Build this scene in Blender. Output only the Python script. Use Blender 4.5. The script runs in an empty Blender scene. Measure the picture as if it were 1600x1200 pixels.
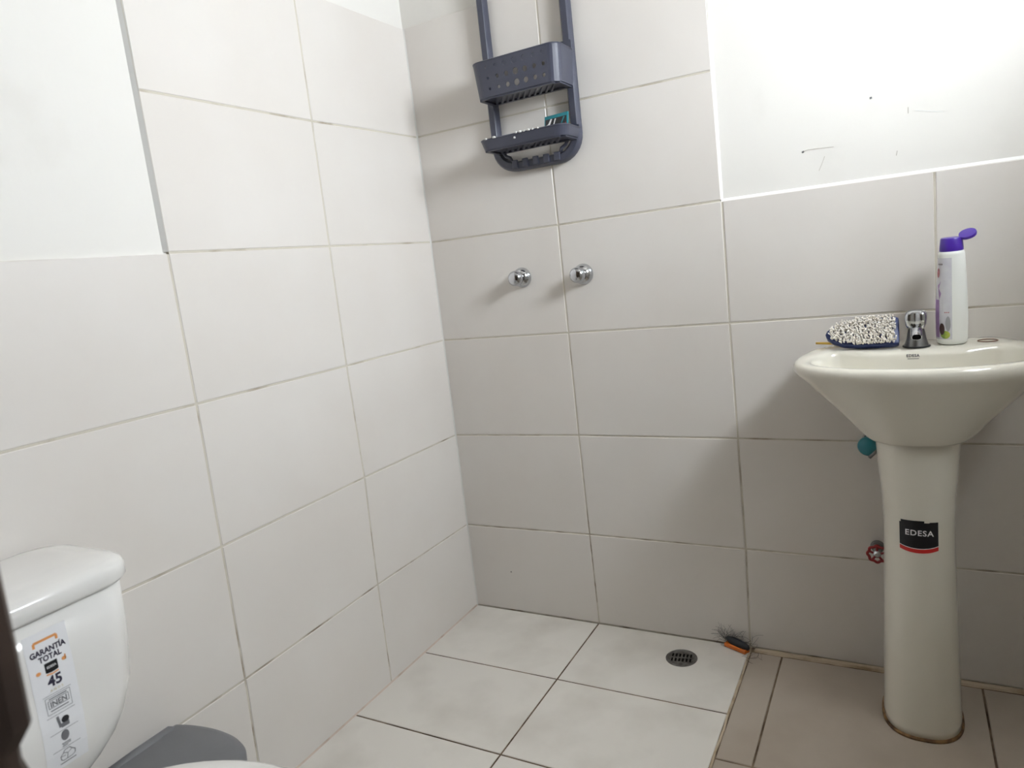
import bpy, bmesh, math, random
from mathutils import Vector, Matrix
from mathutils.bvhtree import BVHTree
random.seed(7)
S = bpy.context.scene
COL = S.collection

# ------------------------------------------------------------------ camera
cam = bpy.data.cameras.new('camera'); camo = bpy.data.objects.new('camera', cam); COL.objects.link(camo)
RX = Vector((0.87416861, 0.47250489, -0.11210873))
DN = Vector((-0.01970523, -0.19615236, -0.98037542))
FW = Vector((-0.48522257, 0.85922254, -0.16215942))
m = Matrix(((RX.x, -DN.x, -FW.x, 1.23898846), (RX.y, -DN.y, -FW.y, -1.79595203),
            (RX.z, -DN.z, -FW.z, 1.07653666), (0, 0, 0, 1)))
camo.matrix_world = m
cam.sensor_width = 36.0; cam.lens = 36.0 * 1097.82 / 1600.0
cam.clip_start = 0.02; cam.clip_end = 50
cam.dof.use_dof = True; cam.dof.focus_distance = 1.75; cam.dof.aperture_fstop = 6.0
S.camera = camo

# ------------------------------------------------------------------ world, light, exposure
w = bpy.data.worlds.new('world'); S.world = w; w.use_nodes = True
w.node_tree.nodes['Background'].inputs[0].default_value = (1.0, 0.88, 0.75, 1)
w.node_tree.nodes['Background'].inputs[1].default_value = 0.06
# daylight comes through a small frosted window high in the right wall (window_1, built with the room)
WIN = (-1.00, -0.42, 1.50, 1.99)      # y0, y1, z0, z1
WIN_LIGHT = 34.0
REVEAL = 0.16                         # the pane sits deep in the wall
S.view_settings.view_transform = 'Standard'; S.view_settings.look = 'None'
S.view_settings.gamma = 1.0; S.view_settings.use_curve_mapping = False
S.view_settings.exposure = 0.32

# ------------------------------------------------------------------ materials
def lin(c):
    return tuple(((v / 255) / 12.92 if v / 255 <= 0.04045 else (((v / 255) + 0.055) / 1.055) ** 2.4) for v in c)
def mat(name, rgb, rough=0.5, metal=0.0, spec=0.5, var=0.06, scale=6.0, bump=0.0, bscale=60.0, rand=0.0,
        rgb2=None, coat=0.0, lo=0.35, hi=0.65, detail=4.0, emit=0.0, ecol=(1, 1, 1)):
    M = bpy.data.materials.new(name); M.use_nodes = True
    nt = M.node_tree; N = nt.nodes; Lk = nt.links
    b = N['Principled BSDF']
    c = lin(rgb); c2 = lin(rgb2) if rgb2 else tuple(max(0, v * (1 - var * 2)) for v in c)
    tc = N.new('ShaderNodeTexCoord')
    nz = N.new('ShaderNodeTexNoise'); nz.inputs['Scale'].default_value = scale; nz.inputs['Detail'].default_value = detail
    Lk.new(tc.outputs['Object'], nz.inputs['Vector'])
    cr = N.new('ShaderNodeValToRGB')
    cr.color_ramp.elements[0].position = lo; cr.color_ramp.elements[1].position = hi
    cr.color_ramp.elements[0].color = (*c, 1); cr.color_ramp.elements[1].color = (*c2, 1)
    Lk.new(nz.outputs['Fac'], cr.inputs['Fac'])
    out = cr.outputs['Color']
    if rand:
        oi = N.new('ShaderNodeObjectInfo'); mr = N.new('ShaderNodeMapRange')
        mr.inputs['To Min'].default_value = 1 - rand; mr.inputs['To Max'].default_value = 1.0
        Lk.new(oi.outputs['Random'], mr.inputs['Value'])
        hs = N.new('ShaderNodeHueSaturation'); Lk.new(out, hs.inputs['Color']); Lk.new(mr.outputs['Result'], hs.inputs['Value'])
        out = hs.outputs['Color']
    Lk.new(out, b.inputs['Base Color'])
    b.inputs['Roughness'].default_value = rough; b.inputs['Metallic'].default_value = metal
    b.inputs['Specular IOR Level'].default_value = spec; b.inputs['Coat Weight'].default_value = coat
    b.inputs['Coat Roughness'].default_value = 0.08
    if bump:
        n2 = N.new('ShaderNodeTexNoise'); n2.inputs['Scale'].default_value = bscale; n2.inputs['Detail'].default_value = 5
        Lk.new(tc.outputs['Object'], n2.inputs['Vector'])
        bp = N.new('ShaderNodeBump'); bp.inputs['Strength'].default_value = bump; bp.inputs['Distance'].default_value = 0.004
        Lk.new(n2.outputs['Fac'], bp.inputs['Height']); Lk.new(bp.outputs['Normal'], b.inputs['Normal'])
    if emit:
        b.inputs['Emission Color'].default_value = (*ecol, 1); b.inputs['Emission Strength'].default_value = emit
    return M

M_TILE = mat('glazed_wall_tile', (224, 219, 213), 0.30, spec=0.45, rgb2=(220, 214, 207), scale=3.0, rand=0.02)
M_FLOOR = mat('pale_floor_tile', (228, 223, 215), 0.42, spec=0.4, rgb2=(210, 204, 195), scale=5.0, rand=0.03, detail=8, lo=.48, hi=.76)
M_FLOOR2 = mat('beige_floor_tile', (178, 167, 154), 0.45, spec=0.35, rgb2=(160, 147, 133), scale=4.0, rand=0.02, detail=9, lo=.42, hi=.8)
M_GROUT = mat('wall_grout', (205, 198, 184), 0.9, spec=0.1, rgb2=(120, 98, 74), scale=9.0, lo=.55, hi=.80, detail=8)
M_GROUTF = mat('floor_grout', (138, 122, 104), 0.9, spec=0.1, rgb2=(74, 60, 48), scale=14.0, lo=.35, hi=.65, detail=8)
M_CAULK = mat('tan_caulk', (190, 174, 152), 0.85, spec=0.15, rgb2=(140, 116, 86), scale=18.0, lo=.5, hi=.8, bump=.4)
M_PLASTER = mat('white_plaster', (229, 226, 220), 0.8, spec=0.12, rgb2=(219, 215, 208), scale=5.0, lo=.55, hi=.85, detail=9, bump=.12, bscale=30)
M_GROUTW = mat('pale_grout', (214, 212, 207), 0.85, spec=0.15, var=.03)
M_GROUTP = mat('pinkish_grout', (208, 192, 180), 0.85, spec=0.15, rgb2=(170, 150, 132), scale=16, lo=.5, hi=.75)
M_SCUFF = mat('plaster_scuff', (196, 190, 180), 0.8, spec=.1, var=.05)
M_BEAD = mat('bright_edge_bead', (246, 245, 242), 0.6, spec=0.3, var=.01)
M_TAN = mat('tan_wall_paint', (150, 128, 104), 0.85, spec=.15, var=.03)
M_CEIL = mat('ceiling_paint', (214, 208, 200), 0.9, spec=0.1, var=.02)
M_CERAMIC = mat('vitreous_china', (231, 227, 214), 0.12, spec=0.55, rgb2=(227, 222, 208), scale=2.0, coat=.4)
M_CERAMIC2 = mat('tank_china', (233, 231, 227), 0.14, spec=0.5, rgb2=(230, 228, 224), scale=2.0, coat=.35)
M_CADDY = mat('slate_plastic', (70, 72, 86), 0.36, spec=0.5, rgb2=(63, 65, 79), scale=8.0)
M_CHROME = mat('chrome', (205, 207, 210), 0.12, metal=1.0, rgb2=(190, 192, 196), scale=10)
M_STEEL = mat('brushed_metal', (140, 140, 140), 0.38, metal=.9, rgb2=(116, 116, 116), scale=30, bump=.1)
M_DARK = mat('black_void', (14, 13, 12), 0.9, spec=.1, var=.1)
M_DRAIN = mat('dull_steel', (128, 126, 124), 0.45, metal=.75, rgb2=(84, 80, 76), scale=60)
M_GREY = mat('grey_bin_plastic', (118, 118, 121), 0.5, spec=.4, rgb2=(112, 112, 115), scale=9)
M_GREYD = mat('dark_grey_bin_plastic', (76, 76, 78), 0.5, spec=.4, rgb2=(70, 70, 72), scale=9)
M_BLUE = mat('navy_plastic', (28, 46, 100), 0.4, spec=.5, var=.06)
M_BRISTLE = mat('cream_bristle', (252, 248, 240), 0.8, spec=.2, rgb2=(244, 236, 226), scale=90)
M_YELLOW = mat('yellow_plastic', (224, 182, 70), 0.45, var=.05)
M_PURPLE = mat('purple_plastic', (74, 42, 158), 0.3, spec=.5, var=.05)
M_BOTTLE = mat('white_bottle_plastic', (240, 241, 236), 0.32, spec=.5, var=.01)
M_FILM = mat('label_film', (222, 222, 224), 0.15, spec=.5, rgb2=(208, 206, 214), scale=40)
M_LILAC = mat('lilac_print', (172, 140, 186), 0.3, rgb2=(150, 118, 168), scale=60)
M_PINK = mat('pink_print', (196, 120, 130), 0.3, rgb2=(120, 64, 66), scale=120)
M_BROWNP = mat('brown_print', (70, 42, 40), 0.3, var=.1)
M_GREENP = mat('green_print', (176, 186, 72), 0.3, rgb2=(120, 150, 60), scale=90)
M_TIE = mat('brown_elastic', (128, 98, 82), 0.7, var=.1, scale=80)
M_TEAL = mat('teal_plastic', (40, 128, 140), 0.3, spec=.5, var=.08)
M_TEALP = mat('teal_foil', (12, 128, 140), 0.3, spec=.5, var=.05)
M_BLACKP = mat('black_print', (18, 18, 24), 0.35, var=.1)
M_WHITEP = mat('white_print', (238, 238, 236), 0.4, var=.02)
M_RED = mat('red_enamel', (150, 34, 38), 0.4, spec=.5, var=.1, scale=60)
M_REDP = mat('red_print', (206, 44, 40), 0.4, var=.04)
M_INK = mat('dark_violet_ink', (42, 36, 60), 0.5, var=.05)
M_INKG = mat('grey_ink', (120, 120, 124), 0.5, var=.05)
M_INKL = mat('pale_grey_ink', (160, 160, 164), 0.5, var=.05)
M_INKGOLD = mat('pale_gold_ink', (206, 190, 140), 0.5, var=.05)
M_ORANGEP = mat('orange_print', (232, 160, 96), 0.5, var=.05)
M_STICK = mat('white_sticker_paper', (236, 236, 238), 0.45, var=.01)
M_ORANGE = mat('orange_plastic', (226, 118, 34), 0.4, var=.1, scale=60)
M_BLACK = mat('black_plastic', (34, 36, 42), 0.4, var=.1, scale=60)
M_HAIR = mat('black_hair', (30, 27, 27), 0.5, var=.1)
M_WOOD = mat('dark_brown_wood', (72, 58, 50), 0.45, rgb2=(44, 34, 29), scale=7, spec=.4)
M_RESID = mat('soap_residue', (226, 224, 218), 0.7, var=.05)
M_SEAL = mat('brown_floor_sealant', (146, 112, 72), 0.8, rgb2=(82, 58, 38), scale=40)
M_PANE = mat('daylit_frosted_glass', (235, 240, 242), 0.4, emit=WIN_LIGHT, ecol=(.93, 1.0, 1.075))
M_ALU = mat('window_aluminium', (190, 190, 190), 0.4, metal=.6)

def add_mould(M, z0, z1, rgb):
    """brown mould that grows in the wet joints low on the walls"""
    nt = M.node_tree; N = nt.nodes; Lk = nt.links; b = N['Principled BSDF']
    src = b.inputs['Base Color'].links[0].from_socket
    tc = N.new('ShaderNodeTexCoord'); sx = N.new('ShaderNodeSeparateXYZ'); Lk.new(tc.outputs['Object'], sx.inputs[0])
    mr = N.new('ShaderNodeMapRange'); mr.inputs['From Min'].default_value = z1; mr.inputs['From Max'].default_value = z0
    Lk.new(sx.outputs['Z'], mr.inputs['Value'])
    nz = N.new('ShaderNodeTexNoise'); nz.inputs['Scale'].default_value = 11; nz.inputs['Detail'].default_value = 7; Lk.new(tc.outputs['Object'], nz.inputs['Vector'])
    m2 = N.new('ShaderNodeMapRange'); m2.inputs['From Min'].default_value = .48; m2.inputs['From Max'].default_value = .68; Lk.new(nz.outputs['Fac'], m2.inputs['Value'])
    mu = N.new('ShaderNodeMath'); mu.operation = 'MULTIPLY'; Lk.new(mr.outputs['Result'], mu.inputs[0]); Lk.new(m2.outputs['Result'], mu.inputs[1])
    mx = N.new('ShaderNodeMix'); mx.data_type = 'RGBA'; Lk.new(mu.outputs[0], mx.inputs['Factor']); Lk.new(src, mx.inputs['A']); mx.inputs['B'].default_value = (*lin(rgb), 1)
    Lk.new(mx.outputs['Result'], b.inputs['Base Color'])
add_mould(M_GROUT, .10, .70, (104, 82, 60))

# ------------------------------------------------------------------ builders
def link(name, me, material, parent=None, smooth=False):
    o = bpy.data.objects.new(name, me); COL.objects.link(o)
    if material is not None and not me.materials: me.materials.append(material)
    if smooth:
        for p in me.polygons: p.use_smooth = True
    if parent is not None: o.parent = parent
    return o
def pyd(name, v, f, material, parent=None, smooth=False, fix=True):
    me = bpy.data.meshes.new(name); me.from_pydata([tuple(p) for p in v], [], f)
    if fix:
        bm = bmesh.new(); bm.from_mesh(me); bmesh.ops.recalc_face_normals(bm, faces=bm.faces); bm.to_mesh(me); bm.free()
    me.update()
    return link(name, me, material, parent, smooth)
def tag(o, label=None, cat=None, group=None, kind=None):
    if label: o['label'] = label
    if cat: o['category'] = cat
    if group: o['group'] = group
    if kind: o['kind'] = kind
    return o
def thing(name, label, cat, loc=(0, 0, 0), group=None, rotz=0):
    o = bpy.data.objects.new(name, None); COL.objects.link(o); o.location = loc; o.rotation_euler.z = rotz
    o.empty_display_size = .05
    return tag(o, label, cat, group)
class MB:
    def __init__(s): s.v = []; s.f = []
    def add(s, v, f):
        n = len(s.v); s.v += [Vector(p) for p in v]; s.f += [tuple(i + n for i in q) for q in f]; return s
    def box(s, a, b, M=None):
        x0, y0, z0 = a; x1, y1, z1 = b
        v = [Vector(p) for p in ((x0, y0, z0), (x1, y0, z0), (x1, y1, z0), (x0, y1, z0), (x0, y0, z1), (x1, y0, z1), (x1, y1, z1), (x0, y1, z1))]
        if M: v = [M @ p for p in v]
        return s.add(v, [(0, 3, 2, 1), (4, 5, 6, 7), (0, 1, 5, 4), (1, 2, 6, 5), (2, 3, 7, 6), (3, 0, 4, 7)])
    def loft(s, rings, cap0=True, cap1=True, closed=True, loop=False):
        n = len(rings[0]); v = [p for r in rings for p in r]; f = []
        m_ = len(rings)
        for j in range(m_ if loop else m_ - 1):
            j2 = (j + 1) % m_
            for i in range(n if closed else n - 1):
                i2 = (i + 1) % n
                f.append((j * n + i, j * n + i2, j2 * n + i2, j2 * n + i))
        if cap0 and not loop: f.append(tuple(reversed(range(n))))
        if cap1 and not loop: f.append(tuple(range((m_ - 1) * n, m_ * n)))
        return s.add(v, f)
    def tube(s, pts, r, n=8, cap=True, loop=False):
        pts = [Vector(p) for p in pts]; rings = []; k = len(pts)
        rr = r if isinstance(r, (list, tuple)) else [r] * k
        up = None
        for i, p in enumerate(pts):
            if loop: d = (pts[(i + 1) % k] - pts[i - 1])
            else: d = (pts[min(i + 1, k - 1)] - pts[max(i - 1, 0)])
            d.normalize()
            if up is None:
                a = Vector((0, 0, 1)) if abs(d.z) < .9 else Vector((1, 0, 0))
                up = (a - d * a.dot(d)).normalized()
            else: up = (up - d * up.dot(d)).normalized()
            sd = d.cross(up)
            rings.append([p + (up * math.cos(t) + sd * math.sin(t)) * rr[i] for t in [2 * math.pi * q / n for q in range(n)]])
        return s.loft(rings, cap, cap, True, loop)
    def lathe(s, prof, n=28, M=None, lobes=0, amp=0.0):
        rings = []
        for pr in prof:
            r, z = pr[0], pr[1]; a = pr[2] if len(pr) > 2 else 0
            rings.append([Vector(((r * (1 + a * math.cos(lobes * t))) * math.cos(t), (r * (1 + a * math.cos(lobes * t))) * math.sin(t), z)) for t in [2 * math.pi * q / n for q in range(n)]])
        if M: rings = [[M @ p for p in r] for r in rings]
        return s.loft(rings)
    def build(s, name, material, parent=None, smooth=False, bevel=0.0, seg=2, sharp=False):
        o = pyd(name, s.v, s.f, material, parent, smooth)
        if bevel:
            b = o.modifiers.new('bevel', 'BEVEL'); b.width = bevel; b.segments = seg; b.limit_method = 'ANGLE'; b.angle_limit = math.radians(35)
        if smooth and sharp:
            o.data.set_sharp_from_angle(angle=math.radians(40))
        return o
def superring(cx, cy, z, hx, y0, y1, n=48, e=2.6):
    out = []
    for q in range(n):
        t = 2 * math.pi * q / n; c, s_ = math.cos(t), math.sin(t)
        x = math.copysign(abs(c) ** (2 / e), c) * hx
        y = math.copysign(abs(s_) ** (2 / e), s_) * (y1 if s_ > 0 else y0)
        out.append(Vector((cx + x, cy + y, z)))
    return out
def rrect(x0, x1, y0, y1, z, r, n=6):
    out = []
    for (cx, cy, a) in ((x1 - r, y1 - r, 0), (x0 + r, y1 - r, 90), (x0 + r, y0 + r, 180), (x1 - r, y0 + r, 270)):
        for q in range(n + 1):
            t = math.radians(a + 90 * q / n); out.append(Vector((cx + r * math.cos(t), cy + r * math.sin(t), z)))
    return out
def text2d(body, size, fat=0.0, spacing=1.0, width=None):
    cu = bpy.data.curves.new('t', 'FONT'); cu.body = body; cu.size = size; cu.offset = fat; cu.align_x = 'CENTER'
    cu.resolution_u = 3; cu.space_character = spacing
    o = bpy.data.objects.new('t', cu); COL.objects.link(o)
    dg = bpy.context.evaluated_depsgraph_get(); me = bpy.data.meshes.new_from_object(o.evaluated_get(dg))
    v = [(p.co.x, p.co.y) for p in me.vertices]; f = [tuple(p.vertices) for p in me.polygons]
    bpy.data.objects.remove(o); bpy.data.curves.remove(cu); bpy.data.meshes.remove(me)
    if width and v:
        a = min(p[0] for p in v); b = max(p[0] for p in v); k = width / (b - a)
        v = [(p[0] * k, p[1]) for p in v]
    return v, f
def grid2d(x0, x1, y0, y1, nx=6, ny=2):
    v = [(x0 + (x1 - x0) * i / nx, y0 + (y1 - y0) * j / ny) for j in range(ny + 1) for i in range(nx + 1)]
    f = [(j * (nx + 1) + i, j * (nx + 1) + i + 1, (j + 1) * (nx + 1) + i + 1, (j + 1) * (nx + 1) + i) for j in range(ny) for i in range(nx)]
    return v, f
def disc2d(cx, cy, rx, ry, n=16, rot=0):
    v = [(cx, cy)]
    for q in range(n):
        t = 2 * math.pi * q / n; a, b = rx * math.cos(t), ry * math.sin(t)
        v.append((cx + a * math.cos(rot) - b * math.sin(rot), cy + a * math.sin(rot) + b * math.cos(rot)))
    return v, [(0, 1 + q, 1 + (q + 1) % n) for q in range(n)]
def line2d(pts, wd):
    V = []; F = []
    for (a, b) in zip(pts[:-1], pts[1:]):
        dx, dy = b[0] - a[0], b[1] - a[1]; L_ = math.hypot(dx, dy) or 1; nx, ny = -dy / L_ * wd / 2, dx / L_ * wd / 2
        n = len(V); V += [(a[0] + nx, a[1] + ny), (b[0] + nx, b[1] + ny), (b[0] - nx, b[1] - ny), (a[0] - nx, a[1] - ny)]; F.append((n, n + 1, n + 2, n + 3))
    return V, F
def merge2d(*parts):
    V = []; F = []
    for v, f in parts:
        n = len(V); V += v; F += [tuple(i + n for i in q) for q in f]
    return V, F
def bvh_of(o):
    bm = bmesh.new(); bm.from_mesh(o.data); bm.transform(o.matrix_basis); t = BVHTree.FromBMesh(bm); bm.free(); return t
def decal(name, vf, tree, origin, U, V, D, eps, material, parent, base=None):
    """Lay flat print onto the surface it is printed on (ray-cast along D), eps above it."""
    origin, U, V, D = Vector(origin), Vector(U).normalized(), Vector(V).normalized(), Vector(D).normalized()
    out = []
    for (a, b) in vf[0]:
        p = origin + U * a + V * b
        h = tree.ray_cast(p, D)
        q = h[0] - D * eps if h[0] is not None else p
        out.append(q)
    if base: out = [p - Vector(base) for p in out]
    return pyd(name, out, vf[1], material, parent, fix=False)

# ------------------------------------------------------------------ room shell
ZC = 2.35; XR = 1.78; YF = -2.32; TT = 0.009; GJ = 0.0022
def shell(name, a, b, material):
    o = MB().box(a, b).build(name, material); tag(o, kind='structure'); return o
wall_back = shell('wall_back', (-0.1, TT, -0.05), (XR + .1, .12, ZC), M_PLASTER)
wall_left = shell('wall_left', (-0.12, YF - .1, -0.05), (-TT, TT, ZC), M_PLASTER)
y0, y1, z0, z1 = WIN
XW = XR + REVEAL + .04
mb = MB(); mb.box((XR, YF - .1, -.05), (XW, y0, ZC)); mb.box((XR, y1, -.05), (XW, TT, ZC)); mb.box((XR, y0, -.05), (XW, y1, z0)); mb.box((XR, y0, z1), (XW, y1, ZC))
wall_right = mb.build('wall_right', M_PLASTER); tag(wall_right, kind='structure')
XP = XR + REVEAL
win = MB().box((XP + .006, y0 + .018, z0 + .018), (XP + .010, y1 - .018, z1 - .018)).build('window_1', M_PANE); tag(win, kind='structure')
f_ = MB(); f_.box((XP, y0, z0), (XP + .02, y0 + .022, z1)); f_.box((XP, y1 - .022, z0), (XP + .02, y1, z1)); f_.box((XP, y0 + .022, z0), (XP + .02, y1 - .022, z0 + .022)); f_.box((XP, y0 + .022, z1 - .022), (XP + .02, y1 - .022, z1))
f_.build('window_frame', M_ALU, win)
floor = shell('floor', (-TT, YF - .1, -0.06), (XR, TT, -TT), M_GROUTF)
ceiling = shell('ceiling', (-.12, YF - .1, ZC), (XR + .2, .12, ZC + .08), M_CEIL)
mb = MB(); mb.box((-TT, YF - .1, -.009), (.60, YF, ZC)); mb.box((1.42, YF - .1, -.009), (XR, YF, ZC)); mb.box((.60, YF - .1, 2.06), (1.42, YF, ZC))
wall_front = mb.build('wall_front', M_TAN); tag(wall_front, kind='structure')

def tile(c4, axis, material, parent, depth=TT, ch=0.0012):
    """c4: 4 corners (u,v) of the joint cell, shrunk by the joint; axis maps (u,v,h) to world."""
    cu = sum(p[0] for p in c4) / 4; cv = sum(p[1] for p in c4) / 4
    def shr(d):
        return [(p[0] - math.copysign(d, p[0] - cu), p[1] - math.copysign(d, p[1] - cv)) for p in c4]
    o1 = shr(GJ); o2 = shr(GJ + ch)
    v = [axis(u, v_, -depth) for u, v_ in o1] + [axis(u, v_, -ch) for u, v_ in o1] + [axis(u, v_, 0) for u, v_ in o2]
    f = [(3, 2, 1, 0), (8, 9, 10, 11)]
    for k in (0, 4):
        for i in range(4):
            j = (i + 1) % 4; f.append((k + i, k + j, k + 4 + j, k + 4 + i))
    return pyd('tile', v, f, material, parent)

AB = lambda u, v, h: Vector((u, -h - 0.0, v))            # back wall, face y=0
AL = lambda u, v, h: Vector((h, u, v))                   # left wall, face x=0
AF = lambda u, v, h: Vector((u, v, h))                   # floor, face z=0
AR = lambda u, v, h: Vector((XR - .0 - h - 0.009, u, v))
# joint crossings of the back wall, column by column (metres, floor upwards)
rows = [0, .2795, .580, .880, 1.179, 1.482, 1.789]
bx = {0: [(0.0, 0)] + [(0.0, z) for z in rows[1:]],
      1: [(.430, 0), (.427, .282), (.424, .583), (.424, .880), (.425, 1.177), (.424, 1.486), (.427, 1.789)],
      2: [(.867, 0), (.871, .281), (.868, .582), (.865, .880), (.865, 1.180), (.861, 1.481), (.858, 1.789)],
      3: [(1.309, 0), (1.309, .281), (1.309, .579), (1.309, .882), (1.308, 1.179)],
      4: [(XR, 0), (XR, .281), (XR, .577), (XR, .883), (XR, 1.178)]}
bx[0][1] = (0, .278); bx[0][2] = (0, .577); bx[0][5] = (0, 1.486)
for i in range(4):
    for j in range(6 if i < 2 else 4):
        c = [bx[i][j], bx[i + 1][j], bx[i + 1][j + 1], bx[i][j + 1]]
        tile([list(p) for p in c], AB, M_TILE, wall_back)
ly = {0: [(0.0, z) for z in (0, .278, .577, .880, 1.180, 1.486, 1.789)],
      1: [(-.456, 0), (-.452, .284), (-.441, .580), (-.444, .878), (-.440, 1.180), (-.435, 1.480), (-.432, 1.785)],
      2: [(-.908, 0), (-.899, .278), (-.895, .577), (-.891, .879), (-.891, 1.180), (-.890, 1.482), (-.888, 1.785)],
      3: [(-1.345, 0), (-1.345, .280), (-1.342, .582), (-1.340, .882), (-1.338, 1.178)],
      4: [(-1.79, 0), (-1.79, .280), (-1.79, .582), (-1.788, .882), (-1.788, 1.178)],
      5: [(-2.235, 0), (-2.235, .280), (-2.235, .582), (-2.235, .882), (-2.235, 1.178)],
      6: [(YF, 0), (YF, .280), (YF, .582), (YF, .882), (YF, 1.178)]}
for i in range(6):
    for j in range(6 if i < 2 else 4):
        tile([ly[i][j], ly[i + 1][j], ly[i + 1][j + 1], ly[i][j + 1]], AL, M_TILE, wall_left)
# grout beds behind the tiles, a little below their faces
g = MB(); g.box((-TT, .0013, -TT), (XR, TT + .001, 1.177)); g.box((-TT, .0013, 1.177), (.859, TT + .001, 1.787)); g.build('grout', M_GROUT, wall_back)
g = MB(); g.box((-TT - .001, YF, -TT), (-.0013, 0.0013, 1.177)); g.box((-TT - .001, -.888, 1.177), (-.0013, .0013, 1.784)); g.build('grout', M_GROUT, wall_left)
# floor tiles: pale ones in the shower bay, then a cut strip and beige ones outside it
fx = [0, .428, .8690]; fy = [0, -.300, -.606, -.912, -1.218, -1.524, -1.83, -2.136, YF]
for i in range(2):
    for j in range(len(fy) - 1):
        tile([(fx[i], fy[j]), (fx[i + 1], fy[j]), (fx[i + 1], fy[j + 1]), (fx[i], fy[j + 1])], AF, M_FLOOR, floor)
gx = [.8725, .9505, 1.388, XR]; gy = [-.022, -.457, -.895, -1.333, -1.77, -2.21, YF]
for i in range(3):
    for j in range(6):
        tile([(gx[i], gy[j]), (gx[i + 1], gy[j]), (gx[i + 1], gy[j + 1]), (gx[i], gy[j + 1])], AF, M_FLOOR2, floor)
g = MB(); g.box((0, YF, -TT - .001), (XR, 0, -.0016)); g.build('grout', M_GROUTF, floor)

def bead(name, prof_pts, along, material):
    """ragged bead of caulk: along = list of centre points, prof = (side, up) size"""
    rings = []
    for p, s_, u in along:
        rings.append([Vector(p) - Vector(s_), Vector(p) - Vector(s_) * .6 + Vector(u), Vector(p) + Vector(s_) * .6 + Vector(u), Vector(p) + Vector(s_)])
    o = MB().loft(rings).build(name, material); return tag(o, kind='structure')
al = []
for k in range(60):
    y = -.004 - k * (2.3 / 59); jx = random.uniform(-.0015, .0015)
    al.append(((.8705 + jx, y, -.003), (.0036 + random.uniform(-.0008, .0006), 0, 0), (0, 0, .0042 + random.uniform(-.001, .001))))
bead('trim_1', None, al, M_CAULK)
al = []
for k in range(50):
    x = .88 + k * (.895 / 49)
    al.append(((x, -.011, -.003), (0, .0105 + random.uniform(-.0015, .0012), 0), (0, 0, .006 + random.uniform(-.001, .001))))
bead('trim_2', None, al, M_CAULK)
# added white bead that stands in for the bright line along the tile edge
o = MB().add([(.8585, 0, 1.182), (.8665, TT, 1.182), (.8585, TT, 1.182), (.8555, 0, 1.789), (.8635, TT, 1.789), (.8555, TT, 1.789)],
             [(0, 1, 2), (3, 5, 4), (0, 3, 4, 1), (1, 4, 5, 2), (2, 5, 3, 0)]).build('trim_3', M_BEAD); tag(o, kind='structure')
o = MB().add([(.863, 0.0005, 1.1765), (.863, TT, 1.1845), (.863, TT, 1.176), (XR, 0.0005, 1.1755), (XR, TT, 1.1835), (XR, TT, 1.175)],
             [(0, 1, 2), (3, 5, 4), (0, 3, 4, 1), (1, 4, 5, 2), (2, 5, 3, 0)]).build('trim_4', M_BEAD); tag(o, kind='structure')
o = MB().add([(0, -.8875, 1.182), (-TT, -.8955, 1.182), (-TT, -.8875, 1.182), (0, -.8855, 1.785), (-TT, -.8935, 1.785), (-TT, -.8855, 1.785)],
             [(0, 1, 2), (3, 5, 4), (0, 3, 4, 1), (1, 4, 5, 2), (2, 5, 3, 0)]).build('trim_5', M_GROUTW); tag(o, kind='structure')  # added wedge, slanted to catch window light along the shaded tile edge
o = MB().add([(-.001, YF, 0.0032), (.0032, YF, -.001), (-.001, YF, -.001), (-.001, -.002, 0.0032), (.0032, -.002, -.001), (-.001, -.002, -.001)],
             [(0, 1, 2), (3, 5, 4), (0, 3, 4, 1), (1, 4, 5, 2), (2, 5, 3, 0)]).build('trim_6', M_GROUTP); tag(o, kind='structure')
o = MB().add([(-.001, -.0032, 0), (.0032, .001, 0), (-.001, .001, 0), (-.001, -.0032, 1.787), (.0032, .001, 1.787), (-.001, .001, 1.787)],
             [(0, 1, 2), (3, 5, 4), (0, 3, 4, 1), (1, 4, 5, 2), (2, 5, 3, 0)]).build('trim_7', M_GROUTW); tag(o, kind='structure')
# little drill hole low on the back wall and a hairline scratch by the taps
o = pyd('drill_hole', [AB(.1445 + .0022 * math.cos(t), .132 + .0022 * math.sin(t), .0006) for t in [k * math.pi / 4 for k in range(8)]], [tuple(range(8))], M_DARK, wall_back, fix=False)

# scuffs and nicks on the plaster beside the sink
def scuff(pts, wd, material=M_SCUFF):
    v, f = line2d(pts, wd)
    pyd('scuff', [AB(a, b, -TT + .0008) for a, b in v], f, material, wall_back, fix=False)
scuff([(1.049, 1.262), (1.062, 1.265), (1.085, 1.264), (1.115, 1.262)], .0012)
scuff([(1.083, 1.215), (1.090, 1.230), (1.096, 1.245)], .0012)
scuff([(1.049, 1.261), (1.053, 1.263)], .004, M_INKG)
scuff([(1.190, 1.351), (1.194, 1.352)], .004, M_INKG)
scuff([(1.262, 1.305), (1.262, 1.318)], .0016)
scuff([(1.275, 1.309), (1.325, 1.296)], .0012, M_WHITEP)
scuff([(1.238, 1.222), (1.240, 1.232)], .0016)

# ------------------------------------------------------------------ pedestal sink
SX = 1.264
sink = thing('pedestal_sink', 'white ceramic pedestal sink with chrome tap standing by the tiled wall', 'sink', (SX, -.16, 0))
def rel(o, base):  # shift mesh data so the child sits right under its parent
    for vtx in o.data.vertices: vtx.co -= Vector(base)
    return o
SB = (SX, -.16, 0)
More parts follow.
